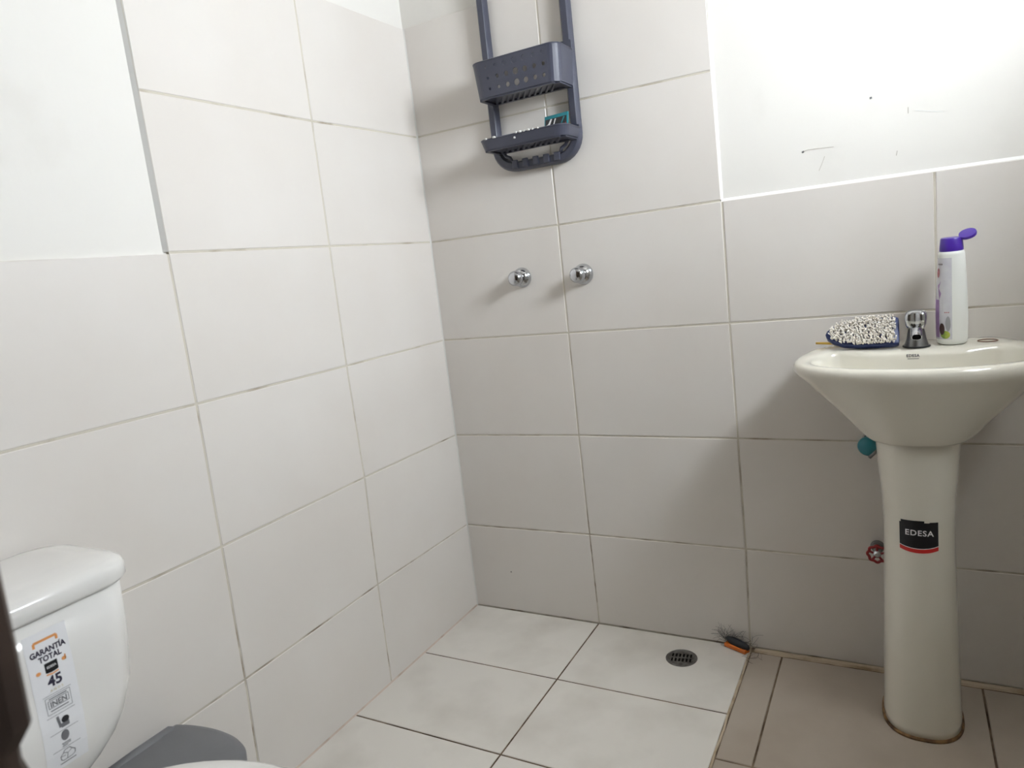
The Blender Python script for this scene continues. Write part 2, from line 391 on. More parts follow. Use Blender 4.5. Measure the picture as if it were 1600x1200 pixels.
# superring takes front depth as positive scale of the negative half
def pedring(z, hw, yf, yb=-.06, cy=-.155, n=64, e=2.5):
    return superring(SX, cy, z, hw, (cy - yf), (yb - cy), n, e)
PSEC = ((0.001, .0755, -.2585), (.02, .0755, -.2585), (.10, .0738, -.258), (.20, .0715, -.257), (.30, .069, -.256), (.40, .0668, -.255), (.46, .0665, -.255), (.52, .069, -.257), (.58, .074, -.262), (.63, .077, -.267), (.665, .0775, -.27))
pedestal = MB().loft([pedring(*s_) for s_ in PSEC]).build('pedestal', M_CERAMIC, None, True)
ptree = bvh_of(pedestal)
pedestal.parent = sink; rel(pedestal, SB)
o = MB().loft([pedring(.0005, .0795, -.2635, -.055), pedring(.0045, .078, -.262, -.056), pedring(.0065, .0745, -.258, -.06)]).build('sealant', M_SEAL, sink, True); rel(o, SB)

# basin: outline by control points, sampled by angle around a centre
def outline(ctrl, c, n=96):
    P = [Vector((x, y)) for x, y in ctrl]; k = len(P); poly = []
    for i in range(k):
        a, b, d, e_ = P[i - 1], P[i], P[(i + 1) % k], P[(i + 2) % k]
        for q in range(16):
            s_ = q / 16
            poly.append(.5 * ((2 * b) + (d - a) * s_ + (2 * a - 5 * b + 4 * d - e_) * s_ ** 2 + (3 * b - a - 3 * d + e_) * s_ ** 3))
    out = []
    c = Vector(c)
    for q in range(n):
        t = 2 * math.pi * q / n; d = Vector((math.cos(t), math.sin(t))); best = None
        for i in range(len(poly)):
            a, b = poly[i] - c, poly[(i + 1) % len(poly)] - c
            den = d.x * (b.y - a.y) - d.y * (b.x - a.x)
            if abs(den) < 1e-12: continue
            r = (a.x * (b.y - a.y) - a.y * (b.x - a.x)) / den
            u = (a.x * d.y - a.y * d.x) / den
            if r > 0 and -1e-6 <= u <= 1 + 1e-6: best = r if best is None else max(best, r)
        out.append(Vector((c.x + d.x * best, c.y + d.y * best)))
    return out
def sym(half): return half + [(-x, y) for x, y in reversed(half) if abs(x) > 1e-6]
OC = (0, -.20)
outer = outline(sym([(0, -.002), (.06, -.002), (.12, -.002), (.155, -.004), (.185, -.03), (.212, -.09), (.229, -.165), (.222, -.225), (.18, -.278), (.10, -.318), (0, -.332)]), OC)
inner = outline(sym([(0, -.128), (.06, -.128), (.095, -.128), (.115, -.118), (.145, -.105), (.175, -.125), (.193, -.175), (.188, -.220), (.155, -.258), (.085, -.292), (0, -.304)]), OC)
bott = outline(sym([(0, -.055), (.05, -.058), (.082, -.09), (.0905, -.16), (.085, -.225), (.05, -.268), (0, -.278)]), OC)
def topz(y):
    k = min(1, max(0, (y + .26) / .135)); k = k * k * (3 - 2 * k); return .006 * k + max(0, min(.125, y + .125)) * .07
def bring(A, B, t, z, tz=1.0):
    r = []
    for a, b in zip(A, B):
        p = a.lerp(b, t); r.append(Vector((SX + p.x, p.y, z + topz(p.y) * tz)))
    return r
def cring(A, s_, z, tz=0.0, oy=-.205):
    return [Vector((SX + a.x * s_, oy + (a.y - oy) * s_, z + topz(a.y) * tz)) for a in A]
R_ = [bring(bott, outer, 0, .648, 0), bring(bott, outer, .04, .652, 0), bring(bott, outer, .10, .660, .1), bring(bott, outer, .3, .690, .3), bring(bott, outer, .6, .733, .6), bring(bott, outer, .85, .768, .9),
      bring(bott, outer, .93, .778), bring(bott, outer, .975, .785), bring(bott, outer, 1.0, .793), bring(bott, outer, 1.0, .800), bring(outer, inner, .12, .806), bring(outer, inner, .3, .8085), bring(outer, inner, .6, .8085),
      bring(outer, inner, .86, .8075), bring(outer, inner, .97, .804), cring(inner, .985, .797, .8), cring(inner, .96, .782, .5), cring(inner, .92, .762, .2), cring(inner, .84, .737), cring(inner, .66, .713), cring(inner, .4, .700), cring(inner, .12, .696)]
basin = MB().loft(R_).build('basin', M_CERAMIC, None, True)
btree = bvh_of(basin)
basin.parent = sink; rel(basin, SB)
o = MB().lathe([(.002, .699), (.022, .699), (.024, .7), (.022, .7025), (.016, .7025), (.012, .6995), (.002, .6995)], 24, Matrix.Translation((SX, -.205, 0))).build('plug_hole', M_CHROME, sink, True, sharp=True); rel(o, SB)
dk = Vector((SX, -.09, 0)); ZD = btree.ray_cast(Vector((SX, -.085, 1)), Vector((0, 0, -1)))[0].z
def deck(x, y):
    return btree.ray_cast(Vector((x, y, 1)), Vector((0, 0, -1)))[0].z
# small print inside the bowl
pr = decal('maker_print', merge2d(text2d('EDESA', .0075, .0002, 1.15), *[grid2d(-.0095 + .0026 * k, -.0076 + .0026 * k, -.0045, -.0032, 1, 1) for k in range(8)]), btree, (SX - .004, -.20, .8005), (1, 0, 0), (0, 0, 1), (0, 1, 0), .0006, M_INK, sink, SB)
# logo sticker on the pedestal
LO = (1.2625, -.4, .457)
st = decal('logo_sticker', grid2d(-.034, .034, -.030, .031, 14, 8), ptree, LO, (1, 0, 0), (0, 0, 1), (0, 1, 0), .0004, M_BLACKP, sink, SB)
tag(st, label='black and red maker sticker')
def arcstrip(y0, y1, sag, hw=.034, n=14):
    v = []; f = []
    for i in range(n + 1):
        x = -hw + 2 * hw * i / n; s_ = sag * (1 - (x / hw) ** 2); v += [(x, y0 - s_), (x, y1 - s_)]
        if i: f.append((2 * i - 2, 2 * i, 2 * i + 1, 2 * i - 1))
    return v, f
decal('red_band', arcstrip(-.032, -.0235, .006), ptree, LO, (1, 0, 0), (0, 0, 1), (0, 1, 0), .0009, M_REDP, st, SB)
decal('cream_line', arcstrip(-.0235, -.0222, .006), ptree, LO, (1, 0, 0), (0, 0, 1), (0, 1, 0), .0010, M_STICK, st, SB)
decal('lettering', text2d('EDESA', .0165, .0003, 1.12, .050), ptree, (LO[0] + .0005, LO[1], LO[2] - .0005), (1, 0, -.02), (0.02, 0, 1), (0, 1, 0), .0011, M_STICK, st, SB)
tag(decal('worn_edge', merge2d(grid2d(.010, .034, .0285, .0315, 5, 1), grid2d(-.034, -.0315, .026, .0315, 1, 1), grid2d(.010, .019, .027, .029, 2, 1)), ptree, LO, (1, 0, 0), (0, 0, 1), (0, 1, 0), .0009, M_CERAMIC, st, SB), kind='stuff')
# tap
FX, FY = 1.2675, -.088
FZ = deck(FX, FY)
T4 = Matrix.Translation((FX, FY, FZ))
fa = MB().lathe([(.002, 0), (.0235, 0), (.0225, .004), (.0185, .018), (.0165, .03), (.0145, .038), (.002, .039)], 32, T4).build('faucet', M_STEEL, sink, True, sharp=True)
rel(fa, SB)
o = MB().lathe([(.002, -.0006), (.0262, -.0006), (.0262, .0018), (.002, .0018)], 28, T4).build('gasket', M_BLACK, fa); rel(o, SB)
o = MB().tube([(FX, FY + .004, FZ + .033), (FX, FY - .014, FZ + .037), (FX, FY - .03, FZ + .034), (FX, FY - .040, FZ + .024)], [.0115, .0112, .0108, .0102], 16).build('spout', M_CHROME, fa, True, sharp=True); rel(o, SB)
o = MB().lathe([(.0005, 0), (.0082, 0), (.0082, .0008), (.0005, .0008)], 16, Matrix.Translation((FX, FY - .0405, FZ + .0236)) @ Matrix.Rotation(math.radians(145), 4, 'X')).build('spout_mouth', M_DARK, fa); rel(o, SB)
hp = [(.006, .036, 0), (.0165, .0385, .16), (.0190, .046, .20), (.0205, .058, .22), (.0205, .067, .20), (.0188, .0735, .16), (.0135, .0768, .08), (.002, .0782, 0)]
hn = MB().lathe(hp, 60, T4 @ Matrix.Rotation(math.radians(38), 4, 'Z'), lobes=4).build('tap_handle', M_CHROME, fa, True); rel(hn, SB)

# ------------------------------------------------------------------ things on the sink
# bottle
BX, BY = 1.3325, -.074
BZ = deck(BX, BY) + .0003
bot = thing('lotion_bottle', 'white plastic bottle with open purple flip cap standing on the sink', 'bottle', (BX, BY, BZ + .0006))
bot.rotation_euler.x = math.atan(.07)      # stands square on the sloping deck
BSEC = ((0.0, .0235, .0205), (.003, .0268, .0235), (.012, .0282, .0248), (.05, .0288, .0252), (.09, .0282, .0248), (.13, .0266, .0236), (.165, .0248, .0222), (.185, .0237, .0214), (.191, .0222, .0204), (.194, .0180, .0170))
def sup2(z, a, b, n=48, e=2.2): return superring(0, 0, z, a, b, b, n, e)
body = MB().loft([sup2(*s_) for s_ in BSEC]).build('bottle_body', M_BOTTLE, bot, True)
tb = bvh_of(body)
def wrap(name, vf, eps, material, parent):   # vf in (degrees around, height); wrapped round the bottle
    out = []
    for a, h in vf[0]:
        d = Vector((math.cos(math.radians(a)), math.sin(math.radians(a)), 0))
        hit = tb.ray_cast(d * .1 + Vector((0, 0, h)), -d)[0]
        out.append(hit + d * eps)
    return pyd(name, out, vf[1], material, parent, fix=False)
lab = wrap('label_film', grid2d(150, 268, .012, .180, 16, 10), .0003, M_FILM, bot)
wrap('print', grid2d(152, 216, .016, .095, 8, 4), .0006, M_LILAC, lab)
wrap('print', (([(x, y) for x, y in ((160, .095), (216, .095), (224, .108), (212, .118), (222, .134), (205, .124), (160, .120))]), [(0, 1, 2, 3, 4, 5, 6)]), .0006, M_LILAC, lab)
wrap('print', disc2d(206, .150, 9, .010), .0008, M_PINK, lab)
wrap('print', merge2d(*[grid2d(204 + 9 * k, 209 + 9 * k, .166, .169, 1, 1) for k in range(3)]), .0008, M_BROWNP, lab)
wrap('print', disc2d(241, .022, 19, .0085), .0007, M_GREENP, lab)
wrap('print', disc2d(228, .034, 11, .0125), .0009, M_BROWNP, lab)
wrap('print', disc2d(252, .045, 10, .016), .0008, M_INKL, lab)
wrap('print', merge2d(*[grid2d(238 + 7 * k, 243 + 7 * k, .068, .070, 1, 1) for k in range(3)]), .0008, M_PINK, lab)
cap = MB().loft([sup2(.1915, .0200, .0185), sup2(.1925, .0212, .0196), sup2(.198, .0212, .0196), sup2(.2165, .0196, .0180), sup2(.2185, .0182, .0168), sup2(.219, .006, .006)]).build('cap', M_PURPLE, bot, True, sharp=True)
ML = Matrix.Translation((.0165, 0, .2165)) @ Matrix.Rotation(math.radians(-15), 4, 'Y') @ Matrix.Rotation(math.radians(24), 4, 'X') @ Matrix.Translation((.0125, 0, 0))
o = MB().loft([[ML @ p for p in sup2(z, a, b, 36, 2.1)] for z, a, b in ((.0, .010, .012), (.0003, .0152, .0165), (.0032, .0160, .0172), (.006, .0152, .0165), (.007, .010, .012))]).build('flip_lid', M_PURPLE, cap, True, sharp=True)

# hair elastic
pts = []
for k in range(40):
    t_ = 2 * math.pi * k / 40; x = 1.3955 + .0165 * math.cos(t_) + .001 * math.cos(3 * t_); y = -.068 + .0125 * math.sin(t_)
    pts.append((x, y))
zs = [deck(x, y) + .0011 for x, y in pts]
o = MB().tube([(x, y, z) for (x, y), z in zip(pts, zs)], .001, 8, loop=True).build('hair_elastic', M_TIE, None, True)
tag(o, 'thin brown hair elastic lying on the sink beside the bottle', 'hair tie')

# scrubbing brush: pointed plate leaning on its long edge, bristles to the room
plate_half = [(-.0735, 0), (-.070, .009), (-.058, .020), (-.036, .029), (-.008, .0335), (.03, .0345), (.064, .0345), (.0705, .031), (.0715, .024)]
def brush_outline(s_=1.0):
    up = plate_half; dnp = [(x, -y) for x, y in reversed(plate_half[1:])]
    return [(x * s_, y * s_) for x, y in up + dnp]
TILT = math.radians(52)
br0 = Vector((1.1645, -.0835, 0))
Mb = Matrix.Rotation(math.radians(-2), 4, 'Z') @ Matrix.Rotation(math.radians(-1.5), 4, 'Y') @ Matrix.Rotation(TILT, 4, 'X')
plate_v = []
lowz = min((Mb @ Vector((x, y, z))).z for x, y in brush_outline() for z in (-.008, .008))
dmax = max(deck(br0.x + dx, br0.y - .02) for dx in (-.03, 0, .03, .06))
br = thing('scrubbing_brush', 'navy blue scrubbing brush with cream bristles leaning on the sink edge', 'brush', (br0.x, br0.y, dmax - lowz + .0004))
def bring2(s_, z): return [Mb @ Vector((x * s_, y * s_, z)) for x, y in brush_outline()]
MB().loft([bring2(.95, -.009), bring2(1.0, -.006), bring2(1.0, .006), bring2(.96, .008)]).build('brush_plate', M_BLUE, br, True, sharp=True)
tf = MB(); ol = brush_outline(.92)
def inside(x, y):
    c = False; n = len(ol)
    for i in range(n):
        x0, y0 = ol[i]; x1, y1 = ol[i - 1]
        if (y0 > y) != (y1 > y) and x < (x1 - x0) * (y - y0) / (y1 - y0) + x0: c = not c
    return c
for iy in range(-5, 6):
    for ix in range(-12, 13):
        x0 = ix * .0058 + (iy % 2) * .0029; y0 = iy * .0058
        if not inside(x0, y0): continue
        for k in range(3):
            a = Vector((x0 + random.uniform(-.0014, .0014), y0 + random.uniform(-.0014, .0014), .007))
            b = a + Vector((random.uniform(-.0038, .0038), random.uniform(-.0038, .0038), .0135 + random.uniform(-.002, .002)))
            tf.tube([Mb @ a, Mb @ a.lerp(b, .6), Mb @ b], [.0012, .0016, .0014], 5)
o = tf.build('bristles', M_BRISTLE, br); tag(o, kind='stuff')
# brush grip on the hidden side
hb = [(-.045, 0, -.008), (-.040, 0, -.016), (-.015, 0, -.020), (.02, 0, -.020), (.045, 0, -.016), (.05, 0, -.008)]
MB().tube([Mb @ Vector(p) for p in hb], [.007, .008, .008, .008, .008, .007], 10).build('grip', M_BLUE, br, True)

# yellow stick under the brush
yz = [deck(x, y) for x, y in ((1.082, -.04), (1.11, -.052), (1.15, -.055))]
yp = [(1.066, -.0395, max(yz) + .0058), (1.10, -.045, max(yz) + .0045), (1.15, -.049, max(yz) + .0042)]
o = MB().tube(yp, [.0026, .003, .0026], 8).build('plastic_stick', M_YELLOW, None, True)
tag(o, 'thin yellow plastic stick poking out from under the scrubbing brush', 'stick')

# ------------------------------------------------------------------ stop valves behind the pedestal
vx, vz = 1.1765, .583
v = thing('stop_valve', 'chrome stop valve with round teal knob behind the pedestal', 'valve', (vx, -.0005, vz))
RXM = Matrix.Rotation(math.radians(90), 4, 'X')     # local z -> -y
MB().lathe([(.002, 0), (.024, 0), (.022, .006), (.010, .008), (.010, .03), (.002, .03)], 24, RXM).build('wall_flange', M_CHROME, v, True, sharp=True)
MB().tube([(0, -.028, 0), (0.012, -.034, .004), (.022, -.036, .03), (.026, -.036, .07)], .007, 10).build('supply_tube', M_CHROME, v, True)
MT = Matrix.Translation((-.004, -.028, -.002)) @ Matrix.Rotation(math.radians(-18), 4, 'Z') @ RXM
MB().lathe([(.002, 0), (.009, 0), (.011, .012), (.002, .013)], 16, MT).build('spindle', M_STEEL, v, True)
MB().lathe([(.004, .008), (.019, .009), (.0222, .014), (.0215, .022), (.0165, .0275), (.002, .029)], 36, MT).build('knob', M_TEAL, v, True)
MB().tube([(.010, -.052, -.004), (.004, -.056, -.014), (-.006, -.052, -.026)], .004, 8).build('lever', M_STEEL, v, True)

v = thing('wheel_valve', 'small red handwheel valve low behind the pedestal', 'valve', (1.180, -.0005, .319))
MB().lathe([(.002, 0), (.016, 0), (.014, .006), (.008, .008), (.008, .046), (.002, .046)], 20, RXM).build('valve_stem', M_STEEL, v, True, sharp=True)
wl = MB(); pts = []
for k in range(48):
    t_ = 2 * math.pi * k / 48; r = .0195 + .0014 * math.cos(8 * t_); pts.append((r * math.cos(t_), -.046, r * math.sin(t_)))
wl.tube(pts, .0034, 8, loop=True)
for k in range(5):
    t_ = 2 * math.pi * k / 5 + .3; wl.tube([(.006 * math.cos(t_), -.047, .006 * math.sin(t_)), (.0185 * math.cos(t_), -.046, .0185 * math.sin(t_))], .0028, 6)
wl.build('handwheel', M_RED, v, True)
MB().lathe([(.002, .042), (.0085, .043), (.0085, .049), (.005, .052), (.001, .052)], 12, RXM).build('hub_nut', M_CHROME, v, True, sharp=True)

# ------------------------------------------------------------------ shower taps
for (x, z, lb) in ((.298, 1.046, 'round chrome shower tap knob below the outer side of the caddy'), (.486, 1.038, 'round chrome shower tap knob set just beside the tile joint')):
    k = thing('shower_tap', lb, 'tap', (x, -.0004, z), 'pair of shower taps on the back wall')
    MB().lathe([(.002, 0), (.0285, 0), (.0285, .003), (.026, .010), (.0195, .019), (.012, .022), (.002, .022)], 32, RXM).build('flange', M_CHROME, k, True)
    MB().lathe([(.002, .018), (.0115, .018), (.0115, .028), (.002, .028)], 24, RXM).build('stem', M_CHROME, k, True, sharp=True)
    MB().lathe([(.004, .026), (.015, .027), (.020, .032), (.0215, .040), (.0205, .048), (.016, .054), (.009, .057), (.001, .0575)], 32, RXM).build('knob', M_CHROME, k, True)
bpy.data.objects['shower_tap']['label'] = 'round chrome shower tap knob in the middle of a corner-side tile'

# ------------------------------------------------------------------ shower caddy
CX0, CX1, CZB = .2735, .5115, 1.347       # rail centre lines and bottom bar
cad = thing('shower_caddy', 'slate grey plastic two-tier shower caddy hanging on the tiled wall', 'shower caddy', ((CX0 + CX1) / 2, -.001, CZB))
CB = Vector(((CX0 + CX1) / 2, -.001, CZB))
def railring(p, d, hw=.0125, y0=-.029, y1=-.006):
    d = Vector(d).normalized(); sd = Vector((d.z, 0, -d.x))
    pr_ = [(-hw, y1), (-hw, y0 + .006), (-hw + .005, y0), (hw - .005, y0), (hw, y0 + .006), (hw, y1)]
    return [Vector((p[0], 0, p[1])) + sd * a + Vector((0, b, 0)) for a, b in pr_]
path = [((CX0, 2.06), (0, 0, -1)), ((CX0, CZB + .055), (0, 0, -1))]
for k in range(1, 9):
    a = math.pi + math.pi / 2 * k / 8; path.append(((CX0 + .055 + .055 * math.cos(a), CZB + .055 + .055 * math.sin(a)), (-math.sin(a), 0, math.cos(a))))
path.append(((CX1 - .055, CZB), (1, 0, 0)))
for k in range(1, 9):
    a = 1.5 * math.pi + math.pi / 2 * k / 8; path.append(((CX1 - .055 + .055 * math.cos(a), CZB + .055 + .055 * math.sin(a)), (-math.sin(a), 0, math.cos(a))))
path.append(((CX1, 2.06), (0, 0, 1)))
for k in range(1, 9):
    a = math.pi / 2 * k / 8; path.append((((CX1 - .055) + .055 * math.cos(a), 2.06 + .055 * math.sin(a)), (-math.sin(a), 0, math.cos(a))))
path.append(((CX0 + .055, 2.115), (-1, 0, 0)))
for k in range(1, 8):
    a = math.pi / 2 + math.pi / 2 * k / 8; path.append(((CX0 + .055 + .055 * math.cos(a), 2.06 + .055 * math.sin(a)), (-math.sin(a), 0, math.cos(a))))
fr = MB().loft([[q - CB for q in railring(p, d)] for p, d in path], loop=True).build('rail_frame', M_CADDY, cad, True, sharp=True)
# hanging hook on a wall pin above the frame
MB().tube([Vector(((CX0 + CX1) / 2, -.017, 2.115)) - CB, Vector(((CX0 + CX1) / 2, -.017, 2.15)) - CB, Vector(((CX0 + CX1) / 2, .0085, 2.155)) - CB], .006, 10).build('hanger', M_CADDY, cad, True)
# teeth along the bottom bar and little hooks in the corners
for k in range(5):
    x = .330 + k * .0315
    MB().box((x - .0085, -.034, CZB - .006), (x + .0085, -.027, CZB + .016)).build('tooth', M_CADDY, cad, bevel=.002)
for o in list(cad.children):
    if o.name.startswith('tooth'): rel(o, CB)
for sgn, xc in ((1, CX0), (-1, CX1)):
    pts = [(xc + sgn * .016, -.024, CZB + .060), (xc + sgn * .021, -.026, CZB + .044), (xc + sgn * .030, -.027, CZB + .030), (xc + sgn * .042, -.027, CZB + .024), (xc + sgn * .046, -.026, CZB + .014)]
    MB().tube([Vector(p) - CB for p in pts], .0048, 8).build('corner_hook', M_CADDY, cad, True)
def u_ring(x0, x1, yf, yb, z, r, n=6):
    """open U outline from back-left round the front to back-right"""
    pts = [Vector((x0, yb, z))]
    for q in range(n + 1):
        a = math.pi + math.pi / 2 * q / n; pts.append(Vector((x0 + r + r * math.cos(a), yf + r + r * math.sin(a), z)))
    for q in range(n + 1):
        a = 1.5 * math.pi + math.pi / 2 * q / n; pts.append(Vector((x1 - r + r * math.cos(a), yf + r + r * math.sin(a), z)))
    pts.append(Vector((x1, yb, z)))
    return pts
def caddy_box(zt, zb, x0, x1, yf, holes, name, back):
    """open-topped bin: sides and rounded corners as a shell, the front with real round holes, slatted floor"""
    r = .026; tp = .006; mbx = MB()
    top = u_ring(x0, x1, yf, -.028, zt, r); bot_ = u_ring(x0 + tp, x1 - tp, yf + tp, -.028, zb, r)
    nC = len(top); i0 = 7; i1 = 8      # the straight front lies between points 7 and 8
    for a, b in [(i, i + 1) for i in range(nC - 1) if i != i0]:
        mbx.add([top[a], top[b], bot_[b], bot_[a]], [(0, 3, 2, 1)])
    A, B_, C_, D_ = top[i0], top[i1], bot_[i1], bot_[i0]
    def P(u, v): return (A.lerp(B_, u)).lerp(D_.lerp(C_, u), v)
    if holes:
        W_ = (B_ - A).length; H_ = (D_ - A).length
        us = [0, .035, .175, .315, .455, .595, .735, .875, 1.0]; vs = [0, .03, .33, .63, .93, 1.0]
        rad = [.0036, .0046, .0062, .0082, .0070, .0058, .0048]
        for i in range(8):
            for j in range(5):
                q0, q1, w0, w1 = us[i], us[i + 1], vs[j], vs[j + 1]
                if j in (0, 4) or i == 0:
                    mbx.add([P(q0, w0), P(q1, w0), P(q1, w1), P(q0, w1)], [(0, 3, 2, 1)]); continue
                n = 16; sq = []; ci = []
                uc, vc = (q0 + q1) / 2, (w0 + w1) / 2
                for k in range(n):
                    a = 2 * math.pi * (k + .0) / n; c, s_ = math.cos(a), math.sin(a); mx = max(abs(c), abs(s_))
                    sq.append(P(uc + c / mx * (q1 - q0) / 2, vc + s_ / mx * (w1 - w0) / 2))
                    ci.append(P(uc + c * rad[i - 1] / W_, vc + s_ * rad[i - 1] / H_))
                mbx.add(sq + ci, [(k, (k + 1) % n, n + (k + 1) % n, n + k) for k in range(n)])
    else:
        mbx.add([A, B_, C_, D_], [(0, 3, 2, 1)])
    if back:
        zb2 = zt - back * .35; zt2 = zt + back * 1.5; mbx.add([(x0, -.028, zt2), (x1, -.028, zt2), (x1, -.028, zb2), (x0, -.028, zb2)], [(0, 1, 2, 3)])
    v_ = [q - CB for q in mbx.v]
    me = bpy.data.meshes.new(name); me.from_pydata([tuple(q) for q in v_], [], mbx.f)
    bm = bmesh.new(); bm.from_mesh(me); bmesh.ops.remove_doubles(bm, verts=bm.verts, dist=1e-5); bmesh.ops.recalc_face_normals(bm, faces=bm.faces); bm.to_mesh(me); bm.free()
    o = link(name, me, M_CADDY, cad, False)
    sm = o.modifiers.new('wall', 'SOLIDIFY'); sm.thickness = .0026; sm.offset = 0
    # rolled rim
    MB().tube([q - CB for q in top], .0024, 6).build('rim', M_CADDY, o, True)
    # floor: a frame and slanting slats
    x0b, x1b, yfb = x0 + tp + .002, x1 - tp - .002, yf + tp + .002
    for a, b in (((x0b, yfb + .012, zb), (x0b + .012, -.028, zb + .003)), ((x1b - .012, yfb + .012, zb), (x1b, -.028, zb + .003)), ((x0b + .012, yfb, zb), (x1b - .012, yfb + .012, zb + .003)), ((x0b + .01, -.038, zb), (x1b - .01, -.028, zb + .003))):
        MB().box(Vector(a) - Vector((0, 0, .004)) - CB, Vector(b) - CB).build('floor_edge', M_CADDY, o)
    MB().box(Vector((x0b + .011, yfb + .011, zb + .0005)) - CB, Vector((x1b - .011, -.037, zb + .0025)) - CB).build('floor_plate', M_CADDY, o)
    ns = 11
    for k in range(ns):
        xa = x0b + .014 + (x1b - x0b - .068) * k / (ns - 1)
        a0 = Vector((xa + .042, yfb + .010, zb)); b0 = Vector((xa, -.036, zb))
        sd = Vector((.0048, 0, 0)); h = Vector((0, 0, .006))
        MB().loft([[q - CB for q in (p - sd, p + sd, p + sd * .6 - h * .6, p - sd * .6 - h * .6)] for p in (a0, b0)]).build('slat', M_CADDY, o)
    return o
bk = caddy_box(1.603, 1.516, .276, .5235, -.122, True, 'basket', .016)
ty = caddy_box(1.412, 1.388, .2745, .5245, -.122, False, 'tray', .006)
# dried soap on the tray rim
rs = MB()
for x, y, z, s_ in ((.300, -.121, 1.4135, .004), (.325, -.122, 1.4137, .005), (.390, -.122, 1.4137, .003), (.402, -.122, 1.4137, .004), (.413, -.121, 1.4137, .003), (.426, -.122, 1.4137, .004), (.437, -.121, 1.4137, .003), (.385, -.1235, 1.402, .003), (.452, -.122, 1.4137, .0025)):
    rs.lathe([(.0003, -.003), (s_, -.0026), (s_ * .9, .0012), (.0003, .002)], 8, Matrix.Translation(Vector((x, y - .0020, z + .0012)) - CB))
o = rs.build('soap_residue', M_RESID, ty, True); tag(o, kind='stuff')

# razor packet in the tray
pk = thing('razor_packet', 'small teal and black packet standing in the lower caddy tray', 'packet', (.4795, -.075, 1.3935))
Mp = Matrix.Rotation(math.radians(-8), 4, 'Z') @ Matrix.Rotation(math.radians(-12), 4, 'X')
def pkbox(x0, x1, z0, z1, y0, y1, mt, nm, par): return MB().box((x0, y0, z0), (x1, y1, z1), Mp).build(nm, mt, par)
cardp = pkbox(-.036, .034, 0, .056, -.002, .002, M_TEALP, 'card', pk)
pkbox(-.033, .031, .004, .047, -.0026, -.0019, M_BLACKP, 'black_panel', cardp)
def slash(pts, mt): 
    vv = [Mp @ Vector((x, -.0031, z)) for x, z in pts]; pyd('print', vv, [tuple(range(len(pts)))], mt, cardp, fix=False)
slash([(-.031, .022), (-.022, .022), (-.012, .046), (-.017, .046), (-.024, .034), (-.031, .031)], M_WHITEP)
slash([(-.010, .026), (-.007, .026), (.000, .045), (-.004, .045)], M_WHITEP)
slash([(.010, .020), (.014, .020), (.026, .045), (.022, .045)], M_TEALP)
slash([(.020, .012), (.031, .012), (.031, .030), (.024, .026)], M_REDP)

# ------------------------------------------------------------------ toilet
TY = -1.418
toi = thing('toilet', 'white toilet with sticker on its tank standing against the tiled wall', 'toilet', (.01, TY, 0))
TB = Vector((.01, TY, 0))
def tring(z, hw, xf, r, xb=.012, n=8): return rrect(xb, xf, TY - hw, TY + hw, z, r, n)
tank = MB().loft([tring(.385, .125, .150, .05), tring(.40, .142, .160, .06), tring(.42, .163, .172, .066), tring(.445, .183, .184, .070), tring(.475, .197, .192, .068), tring(.52, .207, .198, .060), tring(.60, .212, .202, .05), tring(.684, .213, .203, .045)]).build('tank', M_CERAMIC2, None, True)
ttree = bvh_of(tank); tank.parent = toi; rel(tank, TB)
lid = MB().loft([tring(.680, .212, .202, .045), tring(.682, .217, .209, .048, .01), tring(.687, .2215, .213, .05, .009), tring(.704, .2215, .213, .05, .009), tring(.7115, .219, .2095, .05, .009), tring(.7165, .212, .200, .048, .011), tring(.7205, .200, .184, .046, .013), tring(.7225, .18, .16, .04, .022)]).build('tank_lid', M_CERAMIC2, toi, True); rel(lid, TB)
b = MB().lathe([(.002, .7215), (.022, .7215), (.022, .726), (.019, .728), (.002, .728)], 28, Matrix.Translation((.075, TY - .02, 0))).build('flush_button', M_CERAMIC2, toi, True, sharp=True); rel(b, TB)
def eg(z, x0, x1, hw, n=56, sh=0.0):
    """oval outline of bowl and seat"""
    cx = (x0 + x1) / 2
    return [Vector((cx + (x1 - x0) / 2 * math.cos(2 * math.pi * q / n), TY + hw * math.sin(2 * math.pi * q / n), z)) for q in range(n)]
o = MB().loft([eg(.001, .13, .58, .115), eg(.03, .13, .58, .112), eg(.10, .14, .57, .105), eg(.20, .14, .61, .120), eg(.30, .14, .70, .165), eg(.37, .15, .735, .196), eg(.397, .16, .738, .2), eg(.402, .17, .73, .195)]).build('bowl', M_CERAMIC2, toi, True); rel(o, TB)
o = MB().box((.02, TY - .10, .30), (.26, TY + .10, .386)).build('tank_platform', M_CERAMIC2, toi, bevel=.02, seg=3); rel(o, TB)
o = MB().loft([eg(.402, .235, .744, .203), eg(.405, .23, .75, .209), eg(.414, .23, .75, .209), eg(.417, .235, .744, .204)]).build('seat', M_CERAMIC2, toi, True); rel(o, TB)
o = MB().loft([eg(.417, .235, .744, .204), eg(.420, .23, .75, .21), eg(.429, .23, .75, .21), eg(.434, .238, .742, .202), eg(.437, .27, .71, .17)]).build('seat_lid', M_CERAMIC2, toi, True); rel(o, TB)
